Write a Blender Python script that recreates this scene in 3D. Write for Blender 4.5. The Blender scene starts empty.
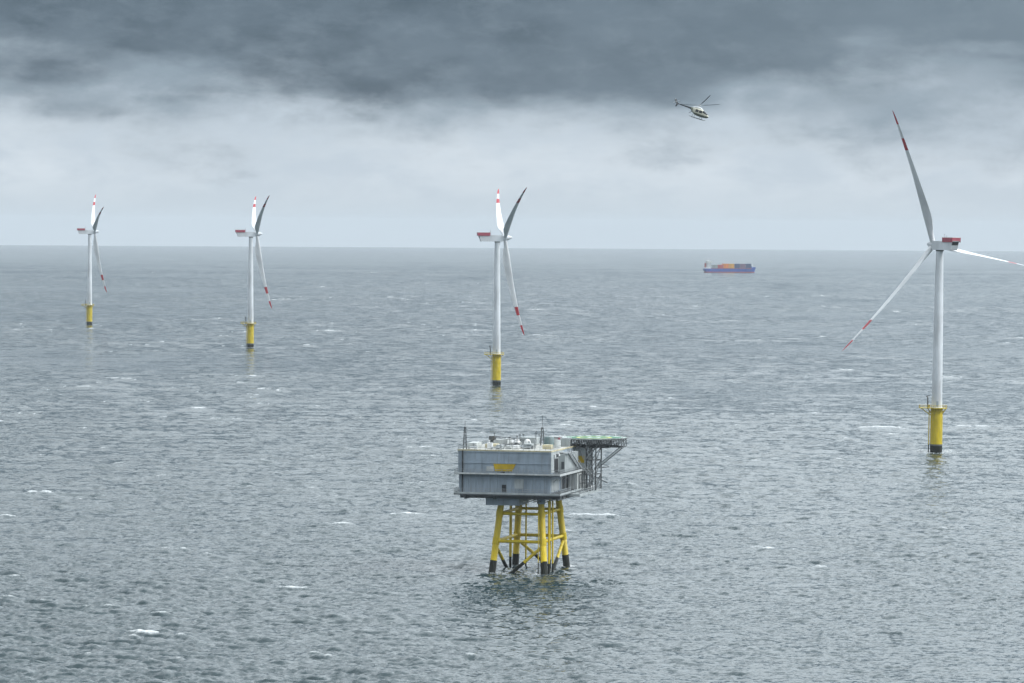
import bpy, bmesh, math, random
import numpy as np
from mathutils import Vector, Matrix, Euler

random.seed(7)
rng = np.random.default_rng(11)
scene = bpy.context.scene
col = scene.collection
R_EARTH = 6.371e6
CAM_H = 97.0
def sea_z(x, y):
    return -(x * x + y * y) / (2 * R_EARTH)

# ------------------------------------------------------------------ materials
def new_mat(name):
    m = bpy.data.materials.new(name); m.use_nodes = True
    nt = m.node_tree; nt.nodes.clear()
    return m, nt
def N(nt, typ, **kw):
    n = nt.nodes.new(typ)
    for k, v in kw.items(): setattr(n, k, v)
    return n
def L(nt, a, b): nt.links.new(a, b)
def math_n(nt, op, a, b=None, c=None, clamp=False):
    n = N(nt, 'ShaderNodeMath', operation=op); n.use_clamp = clamp
    for i, v in enumerate((a, b, c)):
        if v is None: continue
        if isinstance(v, (int, float)): n.inputs[i].default_value = v
        else: L(nt, v, n.inputs[i])
    return n.outputs[0]
def smooth(nt, v, lo, hi, t0=0.0, t1=1.0):
    n = N(nt, 'ShaderNodeMapRange', interpolation_type='SMOOTHSTEP')
    L(nt, v, n.inputs[0])
    for i, x in enumerate((lo, hi, t0, t1)): n.inputs[i + 1].default_value = x
    return n.outputs[0]
def noise(nt, vec, scale, detail=4, rough=0.55, dist=0.0):
    n = N(nt, 'ShaderNodeTexNoise'); n.inputs['Scale'].default_value = scale
    n.inputs['Detail'].default_value = detail; n.inputs['Roughness'].default_value = rough
    n.inputs['Distortion'].default_value = dist
    if vec is not None: L(nt, vec, n.inputs['Vector'])
    return n
def mapping(nt, vec, scale, loc=(0, 0, 0)):
    n = N(nt, 'ShaderNodeMapping'); L(nt, vec, n.inputs[0])
    n.inputs['Scale'].default_value = scale; n.inputs['Location'].default_value = loc
    return n.outputs[0]
def mixc(nt, f, a, b):
    n = N(nt, 'ShaderNodeMix', data_type='RGBA')
    if isinstance(f, (int, float)): n.inputs[0].default_value = f
    else: L(nt, f, n.inputs[0])
    for i, v in ((6, a), (7, b)):
        if isinstance(v, tuple): n.inputs[i].default_value = (*v, 1)
        else: L(nt, v, n.inputs[i])
    return n.outputs[2]

def paint(name, colr, rough=0.5, metal=0.0, wear=0.12, streak=True, dirt=(0.16, 0.12, 0.08), scale=0.6, wear_hi=0.7):
    """weathered paint: broad tone drift, vertical dirt streaks, patchy roughness"""
    m, nt = new_mat(name)
    tc = N(nt, 'ShaderNodeTexCoord').outputs['Object']
    n1 = noise(nt, mapping(nt, tc, (scale, scale, scale * 0.35)), 1.0, 5)
    n2 = noise(nt, mapping(nt, tc, (scale * 4, scale * 4, scale * (0.25 if streak else 4))), 1.0, 4, 0.6)
    f1 = smooth(nt, n1.outputs[0], 0.3, 0.7)
    dark = tuple(c * 0.80 for c in colr); light = tuple(min(0.9, c * 1.1) for c in colr)
    base = mixc(nt, f1, dark, light)
    f2 = smooth(nt, n2.outputs[0], 0.52, wear_hi, 0.0, wear * 4)
    c2 = mixc(nt, f2, base, dirt)
    b = N(nt, 'ShaderNodeBsdfPrincipled'); L(nt, c2, b.inputs['Base Color'])
    b.inputs['Metallic'].default_value = metal
    L(nt, math_n(nt, 'ADD', math_n(nt, 'MULTIPLY', n1.outputs[0], 0.25), rough - 0.12), b.inputs['Roughness'])
    o = N(nt, 'ShaderNodeOutputMaterial'); L(nt, b.outputs[0], o.inputs[0])
    return m

M = {}
M['turbine_white'] = paint('turbine_white', (0.74, 0.765, 0.79), 0.45, wear=0.05, scale=0.15)
M['blade_white'] = paint('blade_white', (0.76, 0.77, 0.78), 0.35, wear=0.02, scale=0.2)
M['blade_red'] = paint('blade_red', (0.50, 0.035, 0.05), 0.45, wear=0.05, scale=0.3)
M['hoist_red'] = paint('hoist_red', (0.46, 0.09, 0.13), 0.5, wear=0.12, scale=1.0)
M['yellow'] = paint('yellow', (0.66, 0.49, 0.010), 0.5, wear=0.09, dirt=(0.22, 0.16, 0.03))
M['growth'] = paint('marine_growth', (0.016, 0.018, 0.014), 0.6, wear=0.1, dirt=(0.03, 0.035, 0.015), streak=False)
for n_ in M['growth'].node_tree.nodes:
    if n_.type == 'BSDF_PRINCIPLED': n_.inputs['Specular IOR Level'].default_value = .15
M['grey_blue'] = paint('grey_blue_cladding', (0.33, 0.39, 0.45), 0.5, wear=0.1, dirt=(0.15, 0.14, 0.12), scale=.45)
M['grey_light'] = paint('grey_light_cladding', (0.42, 0.45, 0.45), 0.5, wear=0.06, dirt=(0.22, 0.2, 0.17))
M['grey_pale'] = paint('grey_pale_steel', (0.56, 0.58, 0.57), 0.5, wear=0.06, dirt=(0.3, 0.27, 0.22))
M['grey_dark'] = paint('grey_dark_steel', (0.10, 0.11, 0.115), 0.55, wear=0.1)
M['black'] = paint('dark_opening', (0.018, 0.02, 0.022), 0.6, wear=0.03)
M['galv'] = paint('galvanised_steel', (0.42, 0.44, 0.45), 0.4, metal=0.4, wear=0.05, scale=2.0)
M['roof'] = paint('roof_deck', (0.50, 0.49, 0.45), 0.7, wear=0.12, streak=False)
M['roof_edge'] = paint('roof_edge_cream', (0.62, 0.55, 0.36), 0.6, wear=0.1)
M['white'] = paint('white_gloss', (0.86, 0.86, 0.85), 0.4, wear=0.04)
M['sign_yellow'] = paint('sign_yellow', (0.56, 0.38, 0.01), 0.45, wear=0.03)
M['tank_green'] = paint('tank_green', (0.13, 0.19, 0.19), 0.45, wear=0.08)
M['glass'] = paint('dark_glass', (0.02, 0.025, 0.028), 0.12, wear=0.0)
M['hull_blue'] = paint('hull_blue', (0.015, 0.075, 0.38), 0.5, wear=0.06, scale=0.2)
M['boot_red'] = paint('boot_red', (0.42, 0.07, 0.05), 0.6, wear=0.08, scale=0.2)
M['heli_cream'] = paint('heli_cream', (0.66, 0.64, 0.52), 0.3, wear=0.02, scale=1.0)
M['heli_olive'] = paint('heli_olive', (0.16, 0.175, 0.13), 0.35, wear=0.02, scale=1.0)
M['heli_dark'] = paint('heli_dark', (0.035, 0.045, 0.055), 0.4, wear=0.02, scale=1.0)
M['blade_skylit'] = paint('blade_skylit_grey', (0.62, 0.66, 0.70), 0.4, wear=0.02, scale=1.0)  # for two rotor blades: reflected sky light put into the colour
CONT = {}
for nm, c in dict(orange=(0.78, 0.24, 0.02), red=(0.42, 0.045, 0.04), brown=(0.17, 0.09, 0.05),
                  grey=(0.3, 0.33, 0.32), navy=(0.03, 0.055, 0.16), purple=(0.17, 0.09, 0.16), amber=(0.72, 0.36, 0.04)).items():
    CONT[nm] = paint('container_' + nm, c, 0.55, wear=0.08, scale=0.5)

def helideck_mat():
    """green deck with white perimeter, aiming circle and H, painted in the deck's own coordinates"""
    m, nt = new_mat('helideck_surface')
    tc = N(nt, 'ShaderNodeTexCoord').outputs['Object']
    sp = N(nt, 'ShaderNodeSeparateXYZ'); L(nt, tc, sp.inputs[0])
    x, y = sp.outputs[0], sp.outputs[1]
    r = math_n(nt, 'SQRT', math_n(nt, 'ADD', math_n(nt, 'MULTIPLY', x, x), math_n(nt, 'MULTIPLY', y, y)))
    def band(v, a, b): return math_n(nt, 'MULTIPLY', math_n(nt, 'GREATER_THAN', v, a), math_n(nt, 'LESS_THAN', v, b))
    ax = math_n(nt, 'ABSOLUTE', x); ay = math_n(nt, 'ABSOLUTE', y)
    ring = band(r, 4.2, 5.1)
    Hside = math_n(nt, 'MULTIPLY', band(ax, 1.1, 1.7), math_n(nt, 'LESS_THAN', ay, 2.0))
    Hbar = math_n(nt, 'MULTIPLY', math_n(nt, 'LESS_THAN', ax, 1.1), math_n(nt, 'LESS_THAN', ay, 0.35))
    ang = math_n(nt, 'ARCTAN2', y, x)
    chk = math_n(nt, 'GREATER_THAN', math_n(nt, 'SINE', math_n(nt, 'MULTIPLY', ang, 20.0)), 0.0)
    edge = math_n(nt, 'MULTIPLY', band(r, 7.9, 10.5), chk)
    nz = noise(nt, tc, 0.8, 5)
    green = mixc(nt, smooth(nt, nz.outputs[0], 0.35, 0.7), (0.035, 0.14, 0.075), (0.09, 0.25, 0.15))
    c = mixc(nt, edge, green, (0.68, 0.72, 0.70))
    c = mixc(nt, ring, c, (0.58, 0.55, 0.16))
    c = mixc(nt, math_n(nt, 'MAXIMUM', Hside, Hbar), c, (0.72, 0.74, 0.72))
    b = N(nt, 'ShaderNodeBsdfPrincipled'); L(nt, c, b.inputs['Base Color']); b.inputs['Roughness'].default_value = 0.7
    o = N(nt, 'ShaderNodeOutputMaterial'); L(nt, b.outputs[0], o.inputs[0])
    return m
M['helideck'] = helideck_mat()

# ------------------------------------------------------------------ mesh builder
class MB:
    def __init__(s): s.v = []; s.f = []; s.m = []; s.sm = []
    def add(s, vs, fs, m=0, sm=False):
        o = len(s.v); s.v += [tuple(v) for v in vs]
        s.f += [tuple(i + o for i in f) for f in fs]
        s.m += ([m] * len(fs)) if isinstance(m, int) else list(m); s.sm += [sm] * len(fs)
    def box(s, lo, hi, m=0):
        x0, y0, z0 = lo; x1, y1, z1 = hi
        s.add([(x0, y0, z0), (x1, y0, z0), (x1, y1, z0), (x0, y1, z0), (x0, y0, z1), (x1, y0, z1), (x1, y1, z1), (x0, y1, z1)],
              [(0, 3, 2, 1), (4, 5, 6, 7), (0, 1, 5, 4), (1, 2, 6, 5), (2, 3, 7, 6), (3, 0, 4, 7)], m)
    def tube(s, a, b, r0, r1=None, n=10, m=0, caps=True, segs=None):
        """segs: list of (t, radius, material) rings along a->b for banded tubes"""
        a = Vector(a); b = Vector(b); d = b - a; z = d.normalized()
        x = z.orthogonal().normalized(); y = z.cross(x)
        if segs is None: segs = [(0, r0, m), (1, r0 if r1 is None else r1, m)]
        vs = []
        for t, r, _ in segs:
            c = a + d * t
            for k in range(n):
                q = 2 * math.pi * k / n
                vs.append(c + x * (r * math.cos(q)) + y * (r * math.sin(q)))
        fs = []; ms = []
        for i in range(len(segs) - 1):
            for k in range(n):
                k2 = (k + 1) % n
                fs.append((i * n + k, i * n + k2, (i + 1) * n + k2, (i + 1) * n + k)); ms.append(segs[i][2])
        s.add(vs, fs, ms, True)
        if caps:
            s.add(vs[:n], [tuple(reversed(range(n)))], segs[0][2]); s.add(vs[-n:], [tuple(range(n))], segs[-2][2])
    def bar(s, a, b, w, h=None, m=0):
        a = Vector(a); b = Vector(b); z = (b - a).normalized(); h = h or w
        up = Vector((0, 0, 1)) if abs(z.z) < 0.95 else Vector((1, 0, 0))
        x = z.cross(up).normalized() * (w / 2); y = x.cross(z).normalized() * (h / 2)
        vs = [p + i * x + j * y for p in (a, b) for i, j in ((-1, -1), (1, -1), (1, 1), (-1, 1))]
        s.add(vs, [(3, 2, 1, 0), (4, 5, 6, 7), (0, 1, 5, 4), (1, 2, 6, 5), (2, 3, 7, 6), (3, 0, 4, 7)], m)
    def prism(s, poly, z0, z1, m=0, mtop=None):
        n = len(poly)
        vs = [(p[0], p[1], z0) for p in poly] + [(p[0], p[1], z1) for p in poly]
        s.add(vs, [tuple(reversed(range(n)))], m); s.add(vs, [tuple(range(n, 2 * n))], m if mtop is None else mtop)
        s.add(vs, [(k, (k + 1) % n, n + (k + 1) % n, n + k) for k in range(n)], m)
    def loft(s, rings, m=0, sm=True, caps=True):
        n = len(rings[0]); vs = [v for r in rings for v in r]; fs = []; ms = []
        for i in range(len(rings) - 1):
            for k in range(n):
                k2 = (k + 1) % n
                fs.append((i * n + k, i * n + k2, (i + 1) * n + k2, (i + 1) * n + k)); ms.append(m if isinstance(m, int) else m[i])
        s.add(vs, fs, ms, sm)
        if caps:
            s.add(rings[0], [tuple(reversed(range(n)))], ms[0]); s.add(rings[-1], [tuple(range(n))], ms[-1])
    def railing(s, pts, h=1.1, step=1.6, r=0.045, closed=False, m=0, mid=2):
        seq = list(pts) + ([pts[0]] if closed else [])
        for a, b in zip(seq[:-1], seq[1:]):
            a = Vector(a); b = Vector(b); ln = (b - a).length; k = max(1, round(ln / step))
            for i in range(k + 1):
                p = a.lerp(b, i / k); s.bar(p, p + Vector((0, 0, h)), r * 1.6, m=m)
            for j in range(mid):
                q = Vector((0, 0, h * (j + 1) / mid)); s.bar(a + q, b + q, r * 1.4, m=m)
    def build(s, name, mats, parent=None, loc=None, rot=None, bevel=0.0):
        me = bpy.data.meshes.new(name); me.from_pydata(s.v, [], s.f)
        for mm in (mats if isinstance(mats, (list, tuple)) else [mats]): me.materials.append(mm)
        me.polygons.foreach_set('material_index', s.m); me.polygons.foreach_set('use_smooth', s.sm)
        bm = bmesh.new(); bm.from_mesh(me); bmesh.ops.recalc_face_normals(bm, faces=bm.faces)
        if bevel > 0:
            es = [e for e in bm.edges if len(e.link_faces) == 2 and e.calc_face_angle(0) > 0.6]
            bmesh.ops.bevel(bm, geom=es, offset=bevel, segments=2, affect='EDGES', clamp_overlap=True)
        bm.to_mesh(me); bm.free(); me.update()
        o = bpy.data.objects.new(name, me); col.objects.link(o)
        if parent: o.parent = parent
        if loc is not None: o.location = loc
        if rot is not None: o.rotation_euler = rot
        return o

def tag(o, label=None, cat=None, group=None, kind=None):
    if label: o['label'] = label
    if cat: o['category'] = cat
    if group: o['group'] = group
    if kind: o['kind'] = kind
    return o
def empty(name, loc, rz=0.0):
    o = bpy.data.objects.new(name, None); o.empty_display_size = 1; col.objects.link(o)
    o.location = loc; o.rotation_euler = (0, 0, rz); return o
def copy_tree(o, parent=None):
    c = o.copy(); col.objects.link(c)
    if parent: c.parent = parent
    for ch in list(o.children): copy_tree(ch, c)
    return c

# ------------------------------------------------------------------ camera
F_PX = 4000.0
cam = bpy.data.cameras.new('camera'); cam.sensor_width = 36.0; cam.lens = F_PX / 1024 * 36.0
cam.clip_start = 1.0; cam.clip_end = 120000.0
co = bpy.data.objects.new('camera', cam); col.objects.link(co)
pitch = math.atan((341.5 - 226.0) / F_PX); roll = math.radians(0.35)
co.matrix_world = Matrix.Translation((0, 0, CAM_H)) @ Matrix.Rotation(math.pi / 2 - pitch, 4, 'X') @ Matrix.Rotation(roll, 4, 'Z')
scene.camera = co

# ------------------------------------------------------------------ wind turbine
HUB_Z = 90.0
def make_blade(parent):
    # local: span +Z, upwind (prebend, leading edge when feathered) +X
    st = [(0, 2.2, 1.0), (0.03, 2.2, 1.0), (0.07, 2.5, .85), (0.12, 3.3, .58), (0.17, 4.0, .42), (0.22, 4.2, .34), (0.3, 3.9, .29), (0.4, 3.35, .25), (0.5, 2.85, .23),
          (0.6, 2.4, .21), (0.7, 1.95, .2), (0.745, 1.78, .19), (0.79, 1.6, .19), (0.845, 1.4, .18), (0.895, 1.2, .18), (0.94, 1.0, .17), (0.975, .7, .16), (0.995, .32, .16), (1.0, .1, .16)]
    LEN = 58.8; n = 20; rings = []; mats = []
    for t, c, th in st:
        z = 1.3 + t * LEN; c *= 1.0 + .12 * min(1, t * 8)
        bend = 2.9 * t + 4.2 * t ** 2.4
        tw = math.radians(13 * (1 - t) ** 2 + 6)
        ring = []
        for k in range(n):
            a = 2 * math.pi * k / n
            u = 0.5 + 0.5 * math.cos(a)                 # 1 = leading edge
            sharp = min(1.0, max(0.0, (1 - th) * 1.6))
            prof = math.sin(a) * ((1 - sharp) + sharp * (0.25 + 0.75 * u))
            off = 0.5 + 0.2 * sharp
            px = (u - off) * c; py = 0.5 * th * c * prof
            ring.append((px * math.cos(tw) - py * math.sin(tw) + bend, px * math.sin(tw) + py * math.cos(tw), z))
        rings.append(ring); mats.append(1 if (0.7 <= t < 0.79 or t >= 0.895) else 0)
    b = MB(); b.loft(rings, mats)
    return b.build('blade', [M['blade_white'], M['blade_red']], parent)

def make_turbine():
    root = empty('wind_turbine', (0, 0, 0))
    b = MB()   # steel foundation: yellow transition piece with dark growth band
    b.tube((0, 0, -8), (0, 0, 19.2), 2.65, n=40, segs=[(0, 2.62, 1), (8.3 / 27.2, 2.62, 1), (10.6 / 27.2, 2.65, 1), (10.62 / 27.2, 2.65, 2), (11.3 / 27.2, 2.65, 2), (11.32 / 27.2, 2.65, 0), (1, 2.65, 0)])
    found = b.build('foundation', [M['yellow'], M['growth'], M['grey_dark']], root)
    b = MB()
    for s in (-1, 1):
        b.tube((-3.3, s * 0.55, -4), (-3.3, s * 0.55, 17.5), 0.16, n=8, segs=[(0, .17, 1), (.33, .17, 1), (.332, .16, 0), (1, .16, 0)])
        for z in (4.5, 9.5, 14.5): b.bar((-3.3, s * 0.55, z), (-2.55, s * 0.5, z), 0.14)
    for i in range(44): b.bar((-3.3, -0.5, 1 + i * 0.38), (-3.3, 0.5, 1 + i * 0.38), 0.05, m=1 if i < 6 else 0)
    b.build('boat_landing_ladder', [M['yellow'], M['growth']], found)
    b = MB()   # external gallery: ring deck with wider laydown area and brackets
    poly = []
    for k in range(28):
        q = 2 * math.pi * k / 28
        r = 4.5
        x, y = r * math.cos(q), r * math.sin(q)
        poly.append((x, y))
    b.prism(poly, 18.95, 19.2)
    b.box((-7.7, -2.2, 18.93), (-4.0, 2.2, 19.18))
    for k in range(8):
        q = 2 * math.pi * (k + .5) / 8
        b.bar((2.6 * math.cos(q), 2.6 * math.sin(q), 16.6), (4.3 * math.cos(q), 4.3 * math.sin(q), 18.9), 0.22)
    for y in (-1.6, 1.6): b.bar((-2.2, y * .6, 15.6), (-6.8, y, 18.9), 0.3)
    gal = b.build('gallery', M['yellow'], root)
    b = MB()
    ring = [(p[0] * .97, p[1] * .97, 19.2) for p in poly]
    b.railing([p for p in ring if not (p[0] < -3.4 and abs(p[1]) < 2.3)], r=0.06, step=1.2)
    b.railing([(-3.9, -2.1, 19.18), (-7.6, -2.1, 19.18), (-7.6, 2.1, 19.18), (-3.9, 2.1, 19.18)], r=0.06)
    b.build('railing', M['yellow'], gal)
    b = MB(); b.tube((-3.9, 0.9, 19.2), (-3.9, 0.9, 23.6), 0.26, n=10); b.tube((-3.9, 0.9, 23.3), (-4.5, 0.3, 24.2), 0.2, n=8)
    b.tube((-4.5, 0.3, 24.2), (-3.2, -1.9, 24.4), 0.15, n=8); b.box((-4.15, .65, 21), (-3.65, 1.15, 21.8))
    b.build('davit_crane', M['grey_dark'], gal)
    b = MB()   # tubular tower
    hts = [19.2, 19.6, 42, 42.2, 66, 66.2, 87.6]; segs = []
    for z in hts:
        t = (z - 19.2) / (87.6 - 19.2); segs.append((t, 2.3 - 0.7 * t ** 1.25, 0))
    segs = [(0, 2.5, 0), (0.004, 2.5, 0), (0.0042, 2.3, 0)] + segs[1:]
    b.tube((0, 0, 19.2), (0, 0, 87.6), 2.3, n=48, segs=segs)
    tower = b.build('tower', M['turbine_white'], root)
    b = MB(); b.box((-0.45, -2.42, 19.75), (0.45, -2.2, 22.1)); b.build('door', M['grey_blue'], tower)
    # nacelle (local +X points upwind)
    nac = MB()
    prof = [(-10.3, -2.05), (3.1, -2.05), (3.35, -1.6), (3.35, 1.45), (2.7, 1.85), (-11.7, 1.85)]
    w = 1.9
    nac.loft([[(x, -w, z) for x, z in prof], [(x, w, z) for x, z in prof]], sm=False)
    nacelle = nac.build('nacelle', M['turbine_white'], root, loc=(0, 0, HUB_Z), rot=(0, 0, 0), bevel=0.22)
    b = MB(); b.tube((0, 0, -2.6), (0, 0, -2.0), 1.75, n=32); b.build('yaw_collar', M['grey_dark'], nacelle)
    b = MB()   # heli-hoist platform with red panelled fence
    x0, x1, z0, z1 = -12.3, -4.8, 1.35, 3.5
    b.box((x0, -2.2, 1.86), (x1, 2.2, 2.0), 1)
    for y in (-2.2, 2.2):
        npan = 5
        for i in range(npan):
            a = x0 + (x1 - x0) * i / npan + 0.05; c = x0 + (x1 - x0) * (i + 1) / npan - 0.05
            b.box((a, y - .04, z0 + .1), (c, y + .04, z1 - .12), 0)
        b.bar((x0, y, z1), (x1, y, z1), 0.16, m=1)
        for i in range(npan + 1): b.bar((x0 + (x1 - x0) * i / npan, y, z0), (x0 + (x1 - x0) * i / npan, y, z1), 0.12, m=0)
    for x in (x0, x1):
        b.box((x - .04, -2.1, 2.02), (x + .04, 2.1, z1 - .12), 0); b.bar((x, -2.2, z1), (x, 2.2, z1), 0.16, m=1)
    b.build('hoist_platform', [M['hoist_red'], M['white']], nacelle)
    b = MB()   # dark outlet in the slanted rear face
    def rx(z): return -10.3 - 1.4 * (z + 2.05) / 3.9
    vs = [(rx(z) - o, y, z) for o in (.05, -.02) for y, z in ((-1.6, .1), (1.6, .1), (1.6, 1.6), (-1.6, 1.6))]
    b.add(vs, [(0, 1, 2, 3), (7, 6, 5, 4), (0, 4, 5, 1), (1, 5, 6, 2), (2, 6, 7, 3), (3, 7, 4, 0)])
    b.build('cooling_vent', M['black'], nacelle)
    b = MB(); b.tube((-4.2, .6, 1.8), (-4.2, .6, 4.6), 0.06, n=6); b.tube((-4.2, -.6, 1.8), (-4.2, -.6, 4.4), 0.06, n=6); b.bar((-4.2, -.7, 3.9), (-4.2, .7, 3.9), 0.08)
    b.tube((-4.2, .6, 4.6), (-4.2, .6, 4.9), 0.16, n=8)
    b.build('weather_mast', M['galv'], nacelle)
    # rotor
    hub = MB(); rings = []
    for x, r in [(-1.6, 1.55), (-1.0, 1.75), (0, 1.8), (1.0, 1.72), (2.0, 1.45), (3.0, 1.1), (3.9, .72), (4.4, .38), (4.6, .06)]:
        rings.append([(x, r * math.cos(2 * math.pi * k / 28), r * math.sin(2 * math.pi * k / 28)) for k in range(28)])
    hub.loft(rings)
    hubo = hub.build('hub', M['turbine_white'], root)
    for k in range(3):
        bl = make_blade(hubo) if k == 0 else None
        if k == 0: proto = bl
        else:
            bl = proto.copy(); col.objects.link(bl); bl.parent = hubo
        bl.rotation_euler = (math.radians(120 * k), 0, 0)
    return root
def pose_turbine(root, loc, yaw, spin):
    root.location = loc
    for ch in root.children:
        kind = ch.name.split('.')[0]
        if kind == 'nacelle': ch.rotation_euler = (0, 0, yaw)
        if kind == 'hub':
            ch.location = (4.75 * math.cos(yaw), 4.75 * math.sin(yaw), HUB_Z + 0.1)
            ch.rotation_euler = Euler((spin, math.radians(-5), yaw), 'XYZ')
R_ = math.radians
tw = make_turbine()
turbines = [
    ((-9.3, 2442.2), 9.5, -60, 'white wind turbine standing on the yellow base directly behind the grey offshore platform'),
    ((-409.2, 3872.5), 9.5, -53, 'smallest and most distant white wind turbine, at the far end of the row'),
    ((-208.0, 3180.1), 9.5, -60, 'white wind turbine between the most distant turbine and the one behind the platform'),
    ((185.2, 1742.4), 119.0, -20.4, 'largest and nearest white wind turbine, its rotor turned away and spread wide'),
]
protos = [tw] + [copy_tree(tw) for _ in turbines[1:]]
for o, ((x, y), yaw, spin, lab) in zip(protos, turbines):
    pose_turbine(o, (x, y, sea_z(x, y)), R_(yaw), R_(spin))
    tag(o, lab, 'wind turbine', 'wind turbines standing in the sea')
    if yaw > 100:
        o.rotation_euler = (0, R_(.55), 0)
        for ch in o.children:
            if ch.name.startswith('hub'): ch.scale = (1.025,) * 3

# ------------------------------------------------------------------ offshore substation
TH = R_(14.0)
PX, PY = 5.4, 1130.8
plat = empty('offshore_substation', (PX, PY, sea_z(PX, PY)), -TH)
tag(plat, 'grey offshore substation platform on yellow four legged jacket with green helideck', 'platform')
# local frame: +X = u (along front, to the right), +Y = v (away from the viewer). Jacket centre at the origin.
BW, BD = 7.55, 13.6     # half spacing at the waterline
TW, TD = 5.8, 10.6      # half spacing at the top (z = 19)
def leg_at(sx, sy, z):
    t = z / 19.0
    return Vector((sx * (BW + (TW - BW) * t), sy * (BD + (TD - BD) * t), z))
for sx in (-1, 1):
    for sy in (-1, 1):
        b = MB(); z0, z1 = -8.0, 19.6; H = z1 - z0
        b.tube(leg_at(sx, sy, z0), leg_at(sx, sy, z1), 1, n=24, segs=[(0, .98, 1), ((3.3 - z0) / H, .98, 1), ((3.32 - z0) / H, .93, 0), (1, .9, 0)])
        lg = b.build('leg', [M['yellow'], M['growth']], plat)
        for z in (8.7, 16.4):
            b = MB(); b.tube(leg_at(sx, sy, z - .9), leg_at(sx, sy, z + .9), 1.04, n=20); b.build('joint_sleeve', M['yellow'], lg)
def brace(p, q, r, zband=None):
    p, q = Vector(p), Vector(q)
    b = MB()
    if zband is None: b.tube(p, q, r, n=14)
    else:
        t = (zband - p.z) / (q.z - p.z)
        b.tube(p, q, r, n=14, segs=[(0, r, 0), (t, r, 0), (t + .002, r * 1.04, 1), (1, r * 1.04, 1)])
    b.build('brace', [M['yellow'], M['growth']], plat)
faces = [((-1, -1), (1, -1)), ((1, -1), (1, 1)), ((1, 1), (-1, 1)), ((-1, 1), (-1, -1))]
for (a, c) in faces:
    brace(leg_at(*a, 8.7), leg_at(*c, 8.7), 0.46)
    brace(leg_at(*a, 16.4), leg_at(*c, 16.4), 0.42)
    brace(leg_at(*c, 7.6), leg_at(*a, -5.5), 0.46, 3.0)
# cable tubes, caissons and their guides
for i, (x, y) in enumerate([(-8.6, 11.0), (-7.9, 9.2), (-3.0, 7.5), (8.2, -10.8), (9.0, -9.6), (5.2, 3.0)]):
    b = MB(); r = 0.3 if i % 2 else 0.24
    b.tube((x, y, -6), (x * .98, y * .98, 20.2), r, n=10, segs=[(0, r, 1), (8.6 / 26.2, r, 1), (8.62 / 26.2, r, 0), (1, r, 0)])
    b.build('cable_tube', [M['yellow'], M['growth']], plat)
b = MB()   # boat landing ladder on near leg
for s in (-.5, .5): b.tube((6.6 + s, -14.9, -2), (6.0 + s, -12.6, 17), 0.13, n=8, segs=[(0, .14, 1), (.27, .14, 1), (.272, .13, 0), (1, .13, 0)])
for i in range(40):
    t = (i + 3) / 44; b.bar((6.1 - .6 * t, -14.9 + 2.3 * t, -2 + 19 * t), (7.1 - .6 * t, -14.9 + 2.3 * t, -2 + 19 * t), 0.06, m=1 if t < .27 else 0)
b.build('boat_ladder', [M['yellow'], M['growth']], plat)

# --- topside. origin corner C = near right corner of the main box
CX, CY = 10.5, -19.0            # near right corner of the main box in local coordinates
X0 = CX - 26.6; X1 = CX; Y0 = CY; Y1 = CY + 38.0
Z_D, Z_M, Z_R = 22.8, 28.2, 34.4
b = MB()   # lower deck
b.box((X0 - .9, Y0 - 1.4, Z_D - .75), (X1 + 3.0, Y1 + .6, Z_D - .02))
for i in range(9):
    y = Y0 + 1 + i * (Y1 - Y0 - 2) / 8; b.box((X0 + .4, y - .25, Z_D - 1.7), (X1 + 2.4, y + .25, Z_D - .76))
for x in (-TW, TW, X0 + 2, X1 + 1.8): b.box((x - .3, Y0 + .3, Z_D - 1.95), (x + .3, Y1 - .3, Z_D - .78))
b.build('lower_deck', M['grey_dark'], plat)
b = MB(); b.box((X0 - .95, Y0 - 1.46, Z_D - .42), (X1 + 3.06, Y0 - 1.40, Z_D + .12)); b.box((X1 + 3.0, Y0 - 1.40, Z_D - .42), (X1 + 3.06, Y1 + .6, Z_D + .12))
b.box((X0 - .96, Y0 - 1.39, Z_D - .42), (X0 - .9, Y1 + .6, Z_D + .12))
b.build('deck_edge', M['grey_light'], plat)
for sx in (-1, 1):
    for sy in (-1, 1):
        b = MB(); p = leg_at(sx, sy, 19.3); b.tube(p, (p.x, p.y, Z_D - .8), 1.15, 1.3, n=20); b.build('leg_collar', M['grey_blue'], plat)
b = MB(); b.box((X1 - .5, Y0 + 11.5, Z_D - 1.5), (X1 + 5.6, Y1 + .4, Z_D - .78)); wing = b.build('side_deck', M['grey_light'], plat)
b = MB(); b.railing([(X1 + 3.1, Y0 + 11.6, Z_D - .78), (X1 + 5.5, Y0 + 11.6, Z_D - .78), (X1 + 5.5, Y1, Z_D - .78)], r=.065, step=1.5); b.build('railing', M['galv'], wing)
b = MB(); b.box((-9.0, -15.5, 19.0), (.6, -4.0, Z_D - .77)); b.build('cellar_tank', M['grey_blue'], plat, bevel=.06)
b = MB()   # pipes and trays slung under the deck
for i in range(7):
    y = -10 + i * 3.3; b.tube((0.8, y, 20.6 - .12 * (i % 3)), (8.6, y + 1.0, 20.6), .14 + .05 * (i % 2), n=8)
for i in range(5): b.tube((1.2 + i * 1.6, -14, 20.0), (1.2 + i * 1.6, 12, 20.0), .15, n=8)
b.build('under_deck_pipework', M['galv'], plat)

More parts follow.
